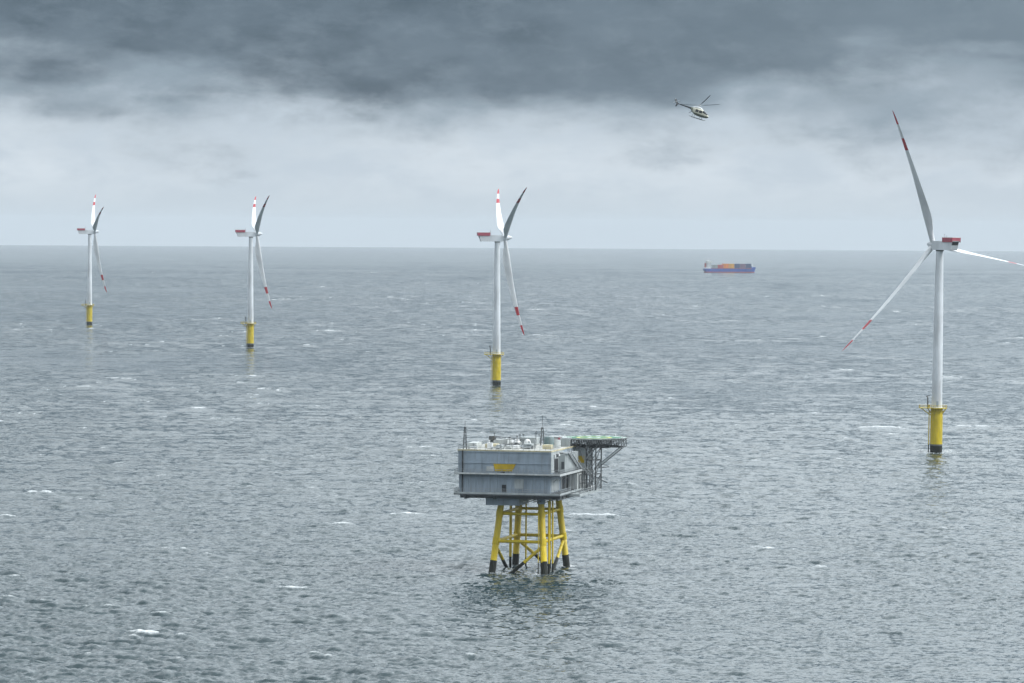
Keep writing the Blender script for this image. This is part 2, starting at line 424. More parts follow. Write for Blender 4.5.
b = MB()   # lower storey
b.box((X0 + .2, Y0 + .2, Z_D), (X1 - .2, Y1 - .2, Z_M - .45)); low = b.build('lower_storey', M['grey_blue'], plat)
b = MB()
for i in range(13):
    x = X0 + .9 + i * (X1 - X0 - 1.8) / 12; b.box((x - .06, Y0 + .08, Z_D + .02), (x + .06, Y0 + .197, Z_M - 1.6))
for i in range(17):
    y = Y0 + 1.2 + i * (Y1 - Y0 - 2.4) / 16; b.box((X1 - .197, y - .06, Z_D + .02), (X1 - .08, y + .06, Z_M - 1.6))
b.box((X0 + .1, Y0 + .02, Z_M - 1.5), (X1 - .02, Y0 + .196, Z_M - 1.2)); b.box((X1 - .196, Y0 + .2, Z_M - 1.5), (X1 - .02, Y1, Z_M - 1.2))
b.build('wall_rib', M['grey_blue'], low)
b = MB(); b.box((X1 - .19, Y0 + 1.2, Z_D + .3), (X1 - .1, Y0 + 10.5, Z_M - 1.7)); b.build('lit_side_cladding', M['grey_light'], low)  # paler skin on the right wall: light from the right put into the colour
b = MB(); b.box((X0 + 12.6, Y0 + .06, Z_D + .2), (X0 + 13.8, Y0 + .19, Z_D + 2.2)); b.build('door', M['black'], low)
b = MB(); b.box((X0 + 16.2, Y0 + .05, Z_D + 1.2), (X0 + 18.8, Y0 + .19, Z_D + 4.0)); b.build('wall_louvre', M['grey_light'], low)
b = MB(); b.box((X1 - .19, Y0 + 13.5, Z_D + .2), (X1 - .09, Y0 + 21, Z_M - .9)); b.build('dark_opening', M['black'], low)

b = MB()   # balcony deck
b.box((X0 - .7, Y0 - 1.5, Z_M - .44), (X1 + 3.0, Y0 + .22, Z_M)); b.box((X1 - .3, Y0 + .22, Z_M - .44), (X1 + 3.0, Y1 - 8, Z_M)); b.box((X0 - .7, Y0 + .22, Z_M - .44), (X0 + .3, Y1, Z_M))
balc = b.build('balcony', M['grey_dark'], plat)
b = MB(); b.box((X0 - .76, Y0 - 1.56, Z_M - .3), (X1 + 3.06, Y0 - 1.50, Z_M + .14)); b.box((X1 + 3.0, Y0 - 1.50, Z_M - .5), (X1 + 3.06, Y1 - 8, Z_M + .14))
b.build('balcony_edge', M['grey_pale'], balc)
b = MB(); b.railing([(X0 - .6, Y1, Z_M), (X0 - .6, Y0 - 1.4, Z_M), (X1 + 2.9, Y0 - 1.4, Z_M), (X1 + 2.9, Y1 - 8, Z_M)], r=.065, step=1.5)
b.build('railing', M['galv'], balc)
b = MB(); b.railing([(X0 - .8, Y1, Z_D), (X0 - .8, Y0 - 1.3, Z_D), (X1 + 2.9, Y0 - 1.3, Z_D), (X1 + 2.9, Y0 + 12, Z_D)], r=.065, step=1.5)
b.build('deck_railing', M['galv'], plat)
for y in (Y0 + 2, Y0 + 9, Y0 + 16, Y0 + 23): b = MB(); b.bar((X1 + .2, y, Z_M - 2.4), (X1 + 2.8, y, Z_M - .45), .22); b.build('balcony_bracket', M['galv'], plat)
for i in range(6): b = MB(); b.bar((X1 + 2.8, Y0 + 1 + i * 5.4, Z_D), (X1 + 2.8, Y0 + 1 + i * 5.4, Z_M - .45), .18); b.build('balcony_post', M['galv'], plat)

b = MB()   # upper storey
b.box((X0, Y0, Z_M + .01), (X1 - .01, Y1, Z_R)); up = b.build('upper_storey', M['grey_blue'], plat)
b = MB()
for i in range(13):
    x = X0 + .5 + i * (X1 - X0 - 1) / 12; b.box((x - .05, Y0 - .09, Z_M + .02), (x + .05, Y0 - .004, Z_R - 3.5)); b.box((x - .05, Y0 - .09, Z_R - 3.3), (x + .05, Y0 - .004, Z_R - .4))
b.box((X0, Y0 - .2, Z_R - 3.5), (X1, Y0 - .004, Z_R - 3.3)); b.box((X0 - .1, Y0 - .2, Z_R - .4), (X1 + .1, Y0 - .004, Z_R - .1))
b.build('wall_rib', M['grey_blue'], up)
b = MB(); b.box((X1 - .008, Y0 + .02, Z_M + .3), (X1 + .12, Y0 + 14.5, Z_R - .15)); b.build('lit_side_cladding', M['grey_light'], up)  # upper right wall coloured lighter too, as the side turned to the light
b = MB()
b.add([(X0 + 10.2, Y0 - .22, Z_R - 3.6), (X0 + 16.6, Y0 - .22, Z_R - 3.6), (X0 + 15.6, Y0 - .22, Z_R - 5.6), (X0 + 10.7, Y0 - .22, Z_R - 5.6),
       (X0 + 10.2, Y0 - .1, Z_R - 3.6), (X0 + 16.6, Y0 - .1, Z_R - 3.6), (X0 + 15.6, Y0 - .1, Z_R - 5.6), (X0 + 10.7, Y0 - .1, Z_R - 5.6)],
      [(0, 1, 2, 3), (7, 6, 5, 4), (0, 4, 5, 1), (1, 5, 6, 2), (2, 6, 7, 3), (3, 7, 4, 0)])
b.build('sign_board', M['sign_yellow'], up)
b = MB(); b.box((X0 + 8.2, Y0 - .17, Z_M + .6), (X0 + 10.3, Y0 - .004, Z_R - 4.3)); b.build('wall_louvre', M['grey_pale'], up)
b = MB(); b.box((X0 + 12.3, Y0 - .15, Z_M + .05), (X0 + 13.4, Y0 - .004, Z_M + 1.5)); b.build('door', M['black'], up)
b = MB(); b.tube((X0 + 1.3, Y0 - .25, Z_D), (X0 + 1.3, Y0 - .25, Z_R), .17, n=8); b.build('drain_pipe', M['black'], up)
b = MB(); b.box((X1 + .1, Y0 + 3.6, Z_M + .1), (X1 + .22, Y0 + 8.0, Z_M + 4.0)); b.build('dark_opening', M['black'], up)
# stepped rooms along the right hand side
b = MB(); b.box((X1 + .02, Y0 + 9.0, Z_M + .02), (X1 + 1.9, Y0 + 25.5, Z_M + 5.2)); rm = b.build('side_room', M['grey_light'], plat, bevel=.05)
b = MB(); b.box((X1 + .9, Y0 + 8.9, Z_M + 1), (X1 + 1.7, Y0 + 8.99, Z_M + 3)); b.build('door', M['grey_dark'], rm)
b = MB(); b.box((X1 + .05, Y0 + 21, Z_D + .02), (X1 + 2.7, Y0 + 33, Z_M - .9)); b.build('side_room', M['grey_pale'], plat, bevel=.05)
b = MB(); b.box((X1 - 1, Y0 + 29.6, Z_M - 1.6), (X1 + 3.0, Y0 + 37.6, Z_R - .3)); tb = b.build('stair_tower', M['grey_light'], plat, bevel=.05)
b = MB(); b.box((X1 + 1.0, Y0 + 29.5, Z_R - 4.6), (X1 + 2.7, Y0 + 29.6, Z_R - 2.6)); b.build('sign_board', M['sign_yellow'], tb)
b = MB(); b.box((X1 + 3.01, Y0 + 31, Z_M + .5), (X1 + 3.1, Y0 + 33.5, Z_R - 1)); b.build('window', M['glass'], tb)
b = MB()   # open lattice tower carrying the helideck
xs_, ys_ = (X1 + 3.3, X1 + 6.0), (Y0 + 30, Y0 + 37)
zl = [Z_D - .78, Z_D + 3.6, Z_M + 2.2, Z_R - .3]
for x in xs_:
    for y in ys_: b.bar((x, y, zl[0]), (x, y, zl[-1]), .3)
for za, zb in zip(zl[:-1], zl[1:]):
    for x in xs_: b.bar((x, ys_[0], zb), (x, ys_[1], zb), .2); b.bar((x, ys_[0], za), (x, ys_[1], zb), .16)
    for y in ys_: b.bar((xs_[0], y, zb), (xs_[1], y, zb), .2); b.bar((xs_[0], y, za), (xs_[1], y, zb), .16)
b.build('lattice_tower', M['grey_dark'], plat)
# outside stairs on the right side
b = MB()
def flight(p, q):
    p, q = Vector(p), Vector(q)
    for dy in (-.5, .5):
        o = Vector((dy, 0, 0)); b.bar(p + o, q + o, .16, .4)
        b.bar(p + o + Vector((0, 0, 1.1)), q + o + Vector((0, 0, 1.1)), .09)
        for i in range(6): c = p.lerp(q, i / 5) + o; b.bar(c, c + Vector((0, 0, 1.1)), .08)
    k = 16
    for i in range(k): c = p.lerp(q, (i + .5) / k); b.box((c.x - .5, c.y - .15, c.z - .03), (c.x + .5, c.y + .15, c.z + .03))
flight((X1 + 2.6, Y0 + 12, Z_R - .6), (X1 + 2.6, Y0 + 25, Z_M + .3))
flight((X1 + 3.9, Y0 + 26, Z_M + .2), (X1 + 5.2, Y0 + 37, Z_D + .3))
b.box((X1 + .0, Y0 + 9.5, Z_R - .75), (X1 + 3.1, Y0 + 12, Z_R - .6))
b.railing([(X1 + 3.0, Y0 + 9.6, Z_R - .6), (X1 + 3.0, Y0 + 12, Z_R - .6)], r=.05)
b.build('outside_stair', M['galv'], plat)
for y in (28.5, 30.6): b = MB(); b.tube((X1 + 4.6, Y0 + y, Z_D), (X1 + 4.6, Y0 + y + 1.5, Z_D), .5, n=14); b.build('liferaft_canister', M['white'], plat)
for (ya, yb, za, zb) in ((26, 29, Z_D - .78, Z_M), (22.5, 25.5, Z_D - .78, Z_D + 4.0)):      # open access frames on the right hand side
    b = MB(); xa, xb = X1 + 3.0, X1 + 5.3
    for x in (xa, xb):
        for y in (Y0 + ya, Y0 + yb): b.bar((x, y, za), (x, y, zb), .17)
        b.bar((x, Y0 + ya, zb), (x, Y0 + yb, zb), .15); b.bar((x, Y0 + ya, (za + zb) / 2), (x, Y0 + yb, (za + zb) / 2), .12); b.bar((x, Y0 + ya, za), (x, Y0 + yb, zb), .1)
    for y in (Y0 + ya, Y0 + yb):
        b.bar((xa, y, zb), (xb, y, zb), .15); b.bar((xa, y, (za + zb) / 2), (xb, y, (za + zb) / 2), .12); b.bar((xa, y, za), (xb, y, (za + zb) / 2), .1)
    b.build('access_frame', M['grey_dark'], plat)
for i in range(9):   # cable trays and boxes fixed along the right hand wall
    y = Y0 + 3 + i * 2.4; b = MB(); b.box((X1 + .14, y, Z_M + 4.4 + .12 * (i % 3)), (X1 + .5 + .15 * (i % 2), y + 1.3, Z_M + 5.3)); b.build('wall_box', M[('grey_pale', 'grey_dark', 'white')[i % 3]], plat)
b = MB()   # small davit arms sticking out at the right side
b.bar((X1 + 4.4, Y0 + 35, Z_M - .2), (X1 + 8.4, Y0 + 36.5, Z_M + .2), .22); b.bar((X1 + 4.4, Y0 + 35, Z_M + 1.3), (X1 + 8.2, Y0 + 36.5, Z_M + .5), .14)
b.build('davit_arm', M['grey_dark'], plat)
b = MB(); b.bar((X1 + 4.4, Y0 + 37, Z_D + 2.5), (X1 + 7.6, Y0 + 38, Z_D + .9), .24); b.build('davit_arm', M['grey_dark'], plat)

# roof
b = MB(); b.box((X0 - .15, Y0 - .15, Z_R + .003), (X1 + .15, Y1 + .15, Z_R + .22)); roof = b.build('roof_deck', M['roof'], plat)
b = MB()
b.box((X0 - .2, Y0 - .22, Z_R - .08), (X1 + .2, Y0 - .152, Z_R + .32)); b.box((X1 + .152, Y0 - .15, Z_R - .08), (X1 + .22, Y1 + .15, Z_R + .32))
b.build('roof_edge', M['roof_edge'], roof)
b = MB(); b.railing([(X0, Y0, Z_R + .22), (X1, Y0, Z_R + .22), (X1, Y0 + 11, Z_R + .22)], r=.05); b.railing([(X0, Y1, Z_R + .22), (X0, Y0, Z_R + .22)], r=.05); b.railing([(X0, Y1, Z_R + .22), (X1 - 6, Y1, Z_R + .22)], r=.05)
b.build('roof_railing', M['galv'], roof)
ZR = Z_R + .22
def lattice(x, y, z0, z1, w):
    b = MB()
    for sx in (-1, 1):
        for sy in (-1, 1): b.bar((x + sx * w, y + sy * w, z0), (x + sx * w * .45, y + sy * w * .45, z1), .13)
    k = int((z1 - z0) / 1.0)
    for i in range(k):
        za, zb = z0 + (z1 - z0) * i / k, z0 + (z1 - z0) * (i + 1) / k
        wa = w * (1 - .55 * i / k); wb = w * (1 - .55 * (i + 1) / k)
        for (ax, ay), (bx, by) in (((-1, -1), (1, -1)), ((1, -1), (1, 1)), ((1, 1), (-1, 1)), ((-1, 1), (-1, -1))):
            b.bar((x + ax * wa, y + ay * wa, za), (x + bx * wb, y + by * wb, zb), .07)
    b.tube((x, y, z1 - .2), (x, y, z1 + 1.8), .06, n=6)
    return b
lattice(X0 + 1.5, Y0 + 1.6, ZR, ZR + 6.2, .42).build('antenna_mast', M['grey_dark'], plat)
mb = lattice(X1 - 9.0, Y0 + 27, ZR, ZR + 5.2, .5); mb.tube((X1 - 9, Y0 + 27, ZR + 6), (X1 - 9, Y0 + 27, ZR + 8.6), .07, n=6)
mb.build('antenna_mast', M['grey_dark'], plat)
b = MB(); b.tube((X1 - 10.6, Y0 + 26, ZR), (X1 - 10.6, Y0 + 26, ZR + 4.2), .1, n=6); b.bar((X1 - 11.2, Y0 + 26, ZR + 3.6), (X1 - 10, Y0 + 26, ZR + 3.6), .09); b.build('antenna_mast', M['grey_dark'], plat)
for (x, y, r) in ((X1 - 15.2, Y0 + 22, 1.05), (X1 - 12.6, Y0 + 24, 1.0), (X1 - 17.4, Y0 + 26, .8)):   # white domes
    b = MB(); rings = []
    for z, f in ((0, .55), (.5, .6), (.55, .98), (1.0, 1.0), (1.5, .85), (1.85, .5), (2.0, .08)): rings.append([(x + r * f * math.cos(k * math.pi / 10), y + r * f * math.sin(k * math.pi / 10), ZR + z * r) for k in range(20)])
    b.loft(rings); b.build('radar_dome', M['white'], plat)
b = MB(); b.tube((X1 - 5.6, Y0 + 21, ZR), (X1 - 5.6, Y0 + 21, ZR + 2.9), 1.45, n=24, segs=[(0, 1.45, 0), (.9, 1.45, 0), (1, 1.1, 0)]); b.build('storage_tank', M['tank_green'], plat)
b = MB(); b.tube((X1 - 2.4, Y0 + 18, ZR), (X1 - 2.4, Y0 + 18, ZR + 2.2), .9, n=20); b.build('storage_tank', M['grey_pale'], plat)
for (x, y, w, d, h, mt) in ((-26, 8, 2.6, 6, 1.5, 'grey_pale'), (-21.5, 10, 3.2, 4, 1.1, 'roof_edge'), (-17, 5, 1.8, 2.4, 1.2, 'grey_light'), (-14.6, 6, 1.4, 2.4, .9, 'grey_pale'), (-12.4, 5.5, 1.5, 2.2, 1.1, 'white'),
                           (-10, 9, 2.2, 3, 1.4, 'grey_light'), (-22, 22, 4, 6, 1.8, 'grey_pale'), (-16.5, 30, 5, 4, 2.1, 'grey_light'), (-25.5, 30, 3, 4, 1.3, 'white'), (-4.6, 9, 2.4, 3, 1.2, 'roof_edge'), (-8.2, 32, 4, 4, 2.4, 'grey_pale'), (-3.2, 24.4, 2.6, 4, 2.4, 'grey_light')):
    b = MB(); xx, yy = X1 + x, Y0 + y
    b.box((xx, yy, ZR + .12), (xx + w, yy + d, ZR + h)); b.box((xx + .1, yy + .1, ZR), (xx + w - .1, yy + d - .1, ZR + .12))
    for i in range(int(w / .5)): b.box((xx + .2 + i * .5, yy - .05, ZR + .3), (xx + .45 + i * .5, yy - .003, ZR + h - .2))
    b.build('roof_unit', M[mt], plat)
b = MB()
for i in range(6): b.tube((X1 - 18.5 + i * .8, Y0 + 13, ZR + .4), (X1 - 18.5 + i * .8, Y0 + 33, ZR + .4), .14, n=8)
for i in range(7):
    x = X1 - 19 + i * 1.5; b.tube((x, Y0 + 12.5, ZR), (x, Y0 + 12.5, ZR + .9), .12, n=8); b.tube((x, Y0 + 12.5, ZR + .9), (x + .3, Y0 + 15, ZR + 1.0), .12, n=8)
b.build('roof_pipework', M['grey_dark'], plat)
b = MB()   # deck crane lying in its rest
b.tube((X1 - 21.0, Y0 + 16, ZR), (X1 - 21.0, Y0 + 16, ZR + 2.0), .5, n=14); b.box((X1 - 21.7, Y0 + 15.2, ZR + 2.0), (X1 - 20.0, Y0 + 16.8, ZR + 3.1))
for dz in (0, .5):
    for dy in (-.3, .3): b.bar((X1 - 20, Y0 + 16 + dy, ZR + 2.5 + dz), (X1 - 11.5, Y0 + 17 + dy * .5, ZR + 1.7 + dz * .6), .1)
for i in range(10):
    t = i / 10; b.bar((X1 - 20 + 8.5 * t, Y0 + 16 + t, ZR + 2.5 - .8 * t), (X1 - 19.4 + 8.5 * t, Y0 + 16 + t, ZR + 3.0 - .95 * t), .07)
b.build('deck_crane', M['grey_dark'], plat)

rr_ = random.Random(5)
for i in range(26):      # vents, cable drums, lockers and posts crowding the roof
    x, y = X1 - rr_.uniform(1.5, 25), Y0 + rr_.uniform(2, 35)
    b = MB(); k = i % 4
    if k == 0:
        b.tube((x, y, ZR), (x, y, ZR + rr_.uniform(1.2, 2.6)), .22, n=10); b.tube((x, y, ZR + 1.1), (x, y, ZR + 1.35), .42, n=10); nm, mt = 'roof_vent', 'galv'
    elif k == 1:
        w, d_, h_ = rr_.uniform(.6, 1.6), rr_.uniform(.6, 1.8), rr_.uniform(.7, 1.7)
        b.box((x, y, ZR + .1), (x + w, y + d_, ZR + h_)); b.box((x - .06, y - .06, ZR + h_ + .002), (x + w + .06, y + d_ + .06, ZR + h_ + .1)); nm, mt = 'roof_locker', rr_.choice(['white', 'grey_dark', 'grey_pale', 'roof_edge'])
    elif k == 2:
        h_ = rr_.uniform(2.4, 4.2); b.tube((x, y, ZR), (x, y, ZR + h_), .09, n=8); b.box((x - .3, y - .15, ZR + h_), (x + .3, y + .15, ZR + h_ + .22)); nm, mt = 'lamp_post', 'grey_dark'
    else:
        for q in range(3): b.tube((x, y + q * .5, ZR + .5), (x + 2.4, y + q * .5, ZR + .5 + .1 * q), .13, n=8)
        for q in (0, 2.2): b.box((x + q, y - .15, ZR), (x + q + .12, y + 1.2, ZR + .4))
        nm, mt = 'pipe_rack', rr_.choice(['galv', 'grey_dark'])
    b.build(nm, M[mt], plat)
# helideck
HX, HY, HZ = X1 + 4.0, Y0 + 36.5, Z_R + 2.3
oct8 = [(9.7 * math.cos(R_(22.5 + 45 * k)), 11.2 * math.sin(R_(22.5 + 45 * k))) for k in range(8)]
b = MB(); b.prism(oct8, -.35, 0, m=1, mtop=0); hd = b.build('helideck', [M['helideck'], M['grey_dark']], plat, loc=(HX, HY, HZ))
b = MB()   # safety net on outriggers
for k in range(8):
    a = Vector((*oct8[k], -.1)); c = Vector((*oct8[(k + 1) % 8], -.1)); o1 = a * 1.17; o1.z = .25; o2 = c * 1.17; o2.z = .25
    b.bar(o1, o2, .12)
    for i in range(8):
        t = i / 8; b.bar(a.lerp(c, t), o1.lerp(o2, t), .1)
    for j in (.33, .66): b.bar(a.lerp(o1, j), c.lerp(o2, j), .05)
b.build('safety_net', M['galv'], hd)
b = MB()   # space-truss under the deck
low_pts = {}
for i in range(-3, 4):
    for j in range(-3, 4):
        x, y = i * 2.9, j * 3.3
        if x * x + y * y * .75 < 86: low_pts[i, j] = Vector((x, y, -2.5))
for (i, j), p in low_pts.items():
    for di, dj in ((1, 0), (0, 1)):
        if (i + di, j + dj) in low_pts: b.bar(p, low_pts[i + di, j + dj], .2); b.bar(p, low_pts[i + di, j + dj] + Vector((0, 0, 2.1)), .14)
    b.bar(p, p + Vector((0, 0, 2.1)), .16)
b.build('support_truss', M['grey_dark'], hd)
for p, q, w in [((x, y, -2.5), (.9, y - .6, -8.6), .36) for x, y in ((8.2, -2.5), (8.2, 3.0))] + [((x, y, -2.5), (x, y, -2.31 - .25), .4) for x, y in ((-6.5, -3.5), (-6.5, 2.0))] + [((2.0, -7.0, -2.5), (-1.2, -6.8, -6.2), .28), ((-2.5, -7.5, -2.5), (-1.4, -6.8, -6.2), .28)]:
    b = MB(); b.bar(p, q, w); b.build('support_strut', M['galv'], hd)
b = MB(); b.box((-8.4, -9.4, -2.4), (-6.6, -7.6, .2)); b.box((-6.6, -9.6, -2.3), (-4.8, -8.4, -.6)); b.build('fire_monitor', M['hoist_red'], hd)
for (x, y) in ((-9.2, -4), (-9.2, 2), (9.2, -3.9), (4, 10.2)): b = MB(); b.tube((x, y, -.1), (x, y, .55), .14, n=8); b.build('deck_light', M['white'], hd)

# ------------------------------------------------------------------ helicopter
hpos = Vector((48.9, 1058.5, CAM_H + 30.5))
psi, ph = R_(22), R_(17.0)
fwd = Vector((math.cos(psi) * math.cos(ph), -math.sin(psi) * math.cos(ph), -math.sin(ph)))
upv = Vector((-.02, .12, .95)); upv = (upv - fwd * upv.dot(fwd)).normalized(); left = upv.cross(fwd)
heli = empty('helicopter', hpos)
heli.rotation_euler = Matrix((fwd, left, upv)).transposed().to_euler()
heli.scale = (.93, .93, .90)
tag(heli, 'small cream and dark helicopter flying nose down below the dark cloud', 'helicopter')
def ellring(x, w, zt, zb, n=20, pw=1.0):
    c = (zt + zb) / 2; h = (zt - zb) / 2; r = []
    for k in range(n):
        q = 2 * math.pi * k / n
        cy = math.copysign(abs(math.cos(q)) ** pw, math.cos(q)); sz = math.copysign(abs(math.sin(q)) ** pw, math.sin(q))
        r.append((x, w * cy, c + h * sz))
    return r
b = MB(); secs = [(3.35, .12, -.55, -.75), (3.15, .42, -.25, -1.0), (2.7, .72, .15, -1.2), (2.1, .9, .6, -1.3), (1.3, 1.0, .85, -1.35), (.2, 1.02, .9, -1.35), (-.8, .95, .88, -1.2), (-1.6, .72, .8, -.75), (-2.3, .45, .72, -.15)]
rings = [ellring(*s, pw=.8) for s in secs]
b.loft(rings)
body = b.build('fuselage', [M['heli_cream'], M['heli_olive']], heli)
for p in body.data.polygons:
    if p.center.z < -.62 or p.center.x < -1.7: p.material_index = 1
b = MB(); rings = [ellring(x, w * 1.015, zt, zb, pw=.8) for x, w, zt, zb in ((3.0, .54, .02, -.35), (2.7, .725, .17, -.4), (2.1, .905, .62, -.35), (1.55, .98, .8, -.3))]
b.loft(rings); b.build('windscreen', M['glass'], heli)
for s in (-1, 1):
    for (xa, xb) in ((.55, 1.4), (-.6, .3)):
        b = MB(); b.box((xa, s * 1.0 - .05, -.25), (xb, s * 1.0 + .05, .5)); b.build('side_window', M['glass'], heli)
b = MB(); b.loft([ellring(*s, pw=.85) for s in ((1.1, .3, 1.0, .75), (.6, .5, 1.35, .7), (-.4, .52, 1.45, .7), (-1.4, .4, 1.2, .6), (-2.0, .2, .9, .5))]); b.build('engine_cowling', M['white'], heli)
b = MB(); b.loft([ellring(*s) for s in ((-1.9, .42, .72, -.05), (-3.2, .28, .66, .15), (-5.2, .2, .62, .25), (-6.9, .15, .6, .32))]); boom = b.build('tail_boom', M['heli_dark'], heli)
b = MB(); b.loft([[(-6.3, -.06, .3), (-6.3, .06, .3), (-7.1, .06, .25), (-7.1, -.06, .25)], [(-7.2, -.05, 1.2), (-7.2, .05, 1.2), (-7.9, .05, 1.2), (-7.9, -.05, 1.2)], [(-7.35, -.03, 1.6), (-7.35, .03, 1.6), (-7.9, .03, 1.6), (-7.9, -.03, 1.6)]], sm=False)
b.loft([[(-6.5, -.05, .3), (-6.5, .05, .3), (-7.0, .05, .3), (-7.0, -.05, .3)], [(-6.9, -.03, -.55), (-6.9, .03, -.55), (-7.2, .03, -.55), (-7.2, -.03, -.55)]], sm=False)
b.build('tail_fin', M['heli_dark'], heli)
b = MB(); b.box((-5.6, -1.15, .42), (-5.0, 1.15, .48)); b.build('tailplane', M['heli_dark'], heli)
b = MB(); b.tube((-7.2, -.05, .9), (-7.2, -.32, .9), .1, n=10)
for q in (35, 125, 215, 305):
    q = R_(q); b.bar((-7.2, -.3, .9), (-7.2 + .95 * math.cos(q), -.3, .9 + .95 * math.sin(q)), .14, .04)
b.build('tail_rotor', M['white'], heli)
for s in (-1, 1):
    b = MB(); pts = [(2.3, -1.75), (2.0, -1.98), (1.5, -2.0), (-1.9, -2.0)]
    for (x, z), (x2, z2) in zip(pts[:-1], pts[1:]): b.tube((x, s * 1.15, z), (x2, s * 1.15, z2), .06, n=8)
    for x in (1.2, -1.1): b.tube((x, s * .6, -1.2), (x, s * 1.15, -2.0), .05, n=8)
    b.build('landing_skid', M['heli_dark'], heli)
b = MB(); b.tube((-.2, 0, 1.3), (-.2, 0, 1.95), .13, n=12); b.tube((-.2, 0, 1.82), (-.2, 0, 2.02), .36, n=14); b.build('rotor_mast', M['white'], heli)
inv = Matrix((fwd, left, upv))
e1 = Vector((.888, .46, .02)).normalized(); e2 = Vector((.35, -.86, .37)); e2 = (e2 - e1 * e2.dot(e1)).normalized(); nrm = e1.cross(e2)
if nrm.z < 0: nrm = -nrm
for e, mt in ((e1, 'heli_dark'), (e2, 'heli_dark'), (-e1, 'blade_skylit'), (-e2, 'blade_skylit')):
    el = inv @ e; nl = inv @ nrm; wl = nl.cross(el)
    b = MB(); o = Vector((-.2, 0, 1.92)); rings = []
    for t, c in ((.35, .16), (1.2, .2), (1.5, .4), (3.5, .4), (5.2, .38), (6.55, .3), (6.62, .12)):
        cc = o + el * t + nl * (.008 * t * t); rings.append([cc + wl * (c * .5) + nl * .02, cc + nl * .05, cc - wl * (c * .5) + nl * .01, cc - nl * .02])
    b.loft(rings, sm=False); b.build('rotor_blade', M[mt], heli)

# ------------------------------------------------------------------ container ship
SX, SY = 498.0, 9166.0
head = math.atan2(9260 - 9072, 562.0 - 434.0) * 0.18
ship = empty('container_ship', (SX, SY, sea_z(SX, SY)), head)
tag(ship, 'distant blue container ship with white stern accommodation and stacked containers', 'ship')
Lh = 61.0; B = 10.6
def hull_ring(z, flare):
    # plan outline, pointed bow at +X
    pts = []
    xs = [(-1.0, .80), (-.97, .95), (-.85, 1.0), (-.3, 1.0), (.35, 1.0), (.62, .92 * flare + .03), (.8, .66 * flare), (.92, .34 * flare), (.985, .10 * flare)]
    k = {0: .955, 1: .97, 2: 1.0}[0 if z < 1.5 else (1 if z < 6 else 2)]
    for x, w in xs: pts.append((x * Lh * (k if x > .3 else (1 if z > 4 else .96)), w * B, z))
    for x, w in reversed(xs): pts.append((x * Lh * (k if x > .3 else (1 if z > 4 else .96)), -w * B, z))
    return pts
b = MB(); b.loft([hull_ring(-4, .8), hull_ring(1.3, .85), hull_ring(2.0, .86), hull_ring(5.5, .95), hull_ring(9.0, 1.0)], m=[0, 0, 1, 1], sm=False)
hull = b.build('hull', [M['boot_red'], M['hull_blue']], ship)
b = MB(); fr = [p for p in hull_ring(9.0, 1.0) if p[0] > .55 * Lh]; b.loft([[(p[0], p[1], 9.003) for p in fr], [(p[0] * 1.015, p[1], 12.4) for p in fr]], sm=False); b.build('forecastle', M['hull_blue'], ship)
b = MB(); b.box((-Lh * .99, -B * .8, 9.0), (-Lh * .84, B * .8, 11.6)); b.build('poop_deck', M['white'], ship)
b = MB(); b.box((-54, -8.6, 9.01), (-46.5, 8.6, 21.8)); b.box((-55, -9.4, 21.8), (-44.5, 9.4, 22.3)); acc = b.build('accommodation_block', M['white'], ship)
b = MB(); b.box((-55, -10.8, 22.31), (-43.6, 10.8, 26.2)); br = b.build('bridge', M['white'], ship)
b = MB(); b.box((-43.65, -10.0, 24.2), (-43.50, 10.0, 25.2)); b.build('window', M['glass'], br)
b = MB()
for z in (14.6, 19.2):
    for i in range(5): b.box((-53.2 + i * 1.5, -8.66, z), (-52.8 + i * 1.5, -8.55, z + .6))
b.build('window', M['glass'], acc)
b = MB(); b.box((-59.0, -2.2, 11.5), (-56.0, 2.2, 21.5)); b.build('funnel', M['boot_red'], ship)
b = MB(); b.tube((-49.5, 0, 25.4), (-49.5, 0, 32.5), .5, .25, n=8); b.bar((-49.5, -3, 29), (-49.5, 3, 29), .4); b.build('radar_mast', M['white'], ship)
b = MB(); b.tube((53.5, 0, 12.4), (53.5, 0, 21.5), .55, .3, n=8); b.box((52.6, -2.6, 12.4), (54.4, 2.6, 14.4)); b.build('foremast', M['white'], ship)
b = MB(); b.box((50.0, -B * .72, 12.4), (50.6, B * .72, 14.6)); b.build('breakwater', M['hull_blue'], ship)
b = MB(); b.box((-43, -B * .96, 9.0), (49, B * .96, 9.9)); b.build('hatch_cover', M['boot_red'], ship)
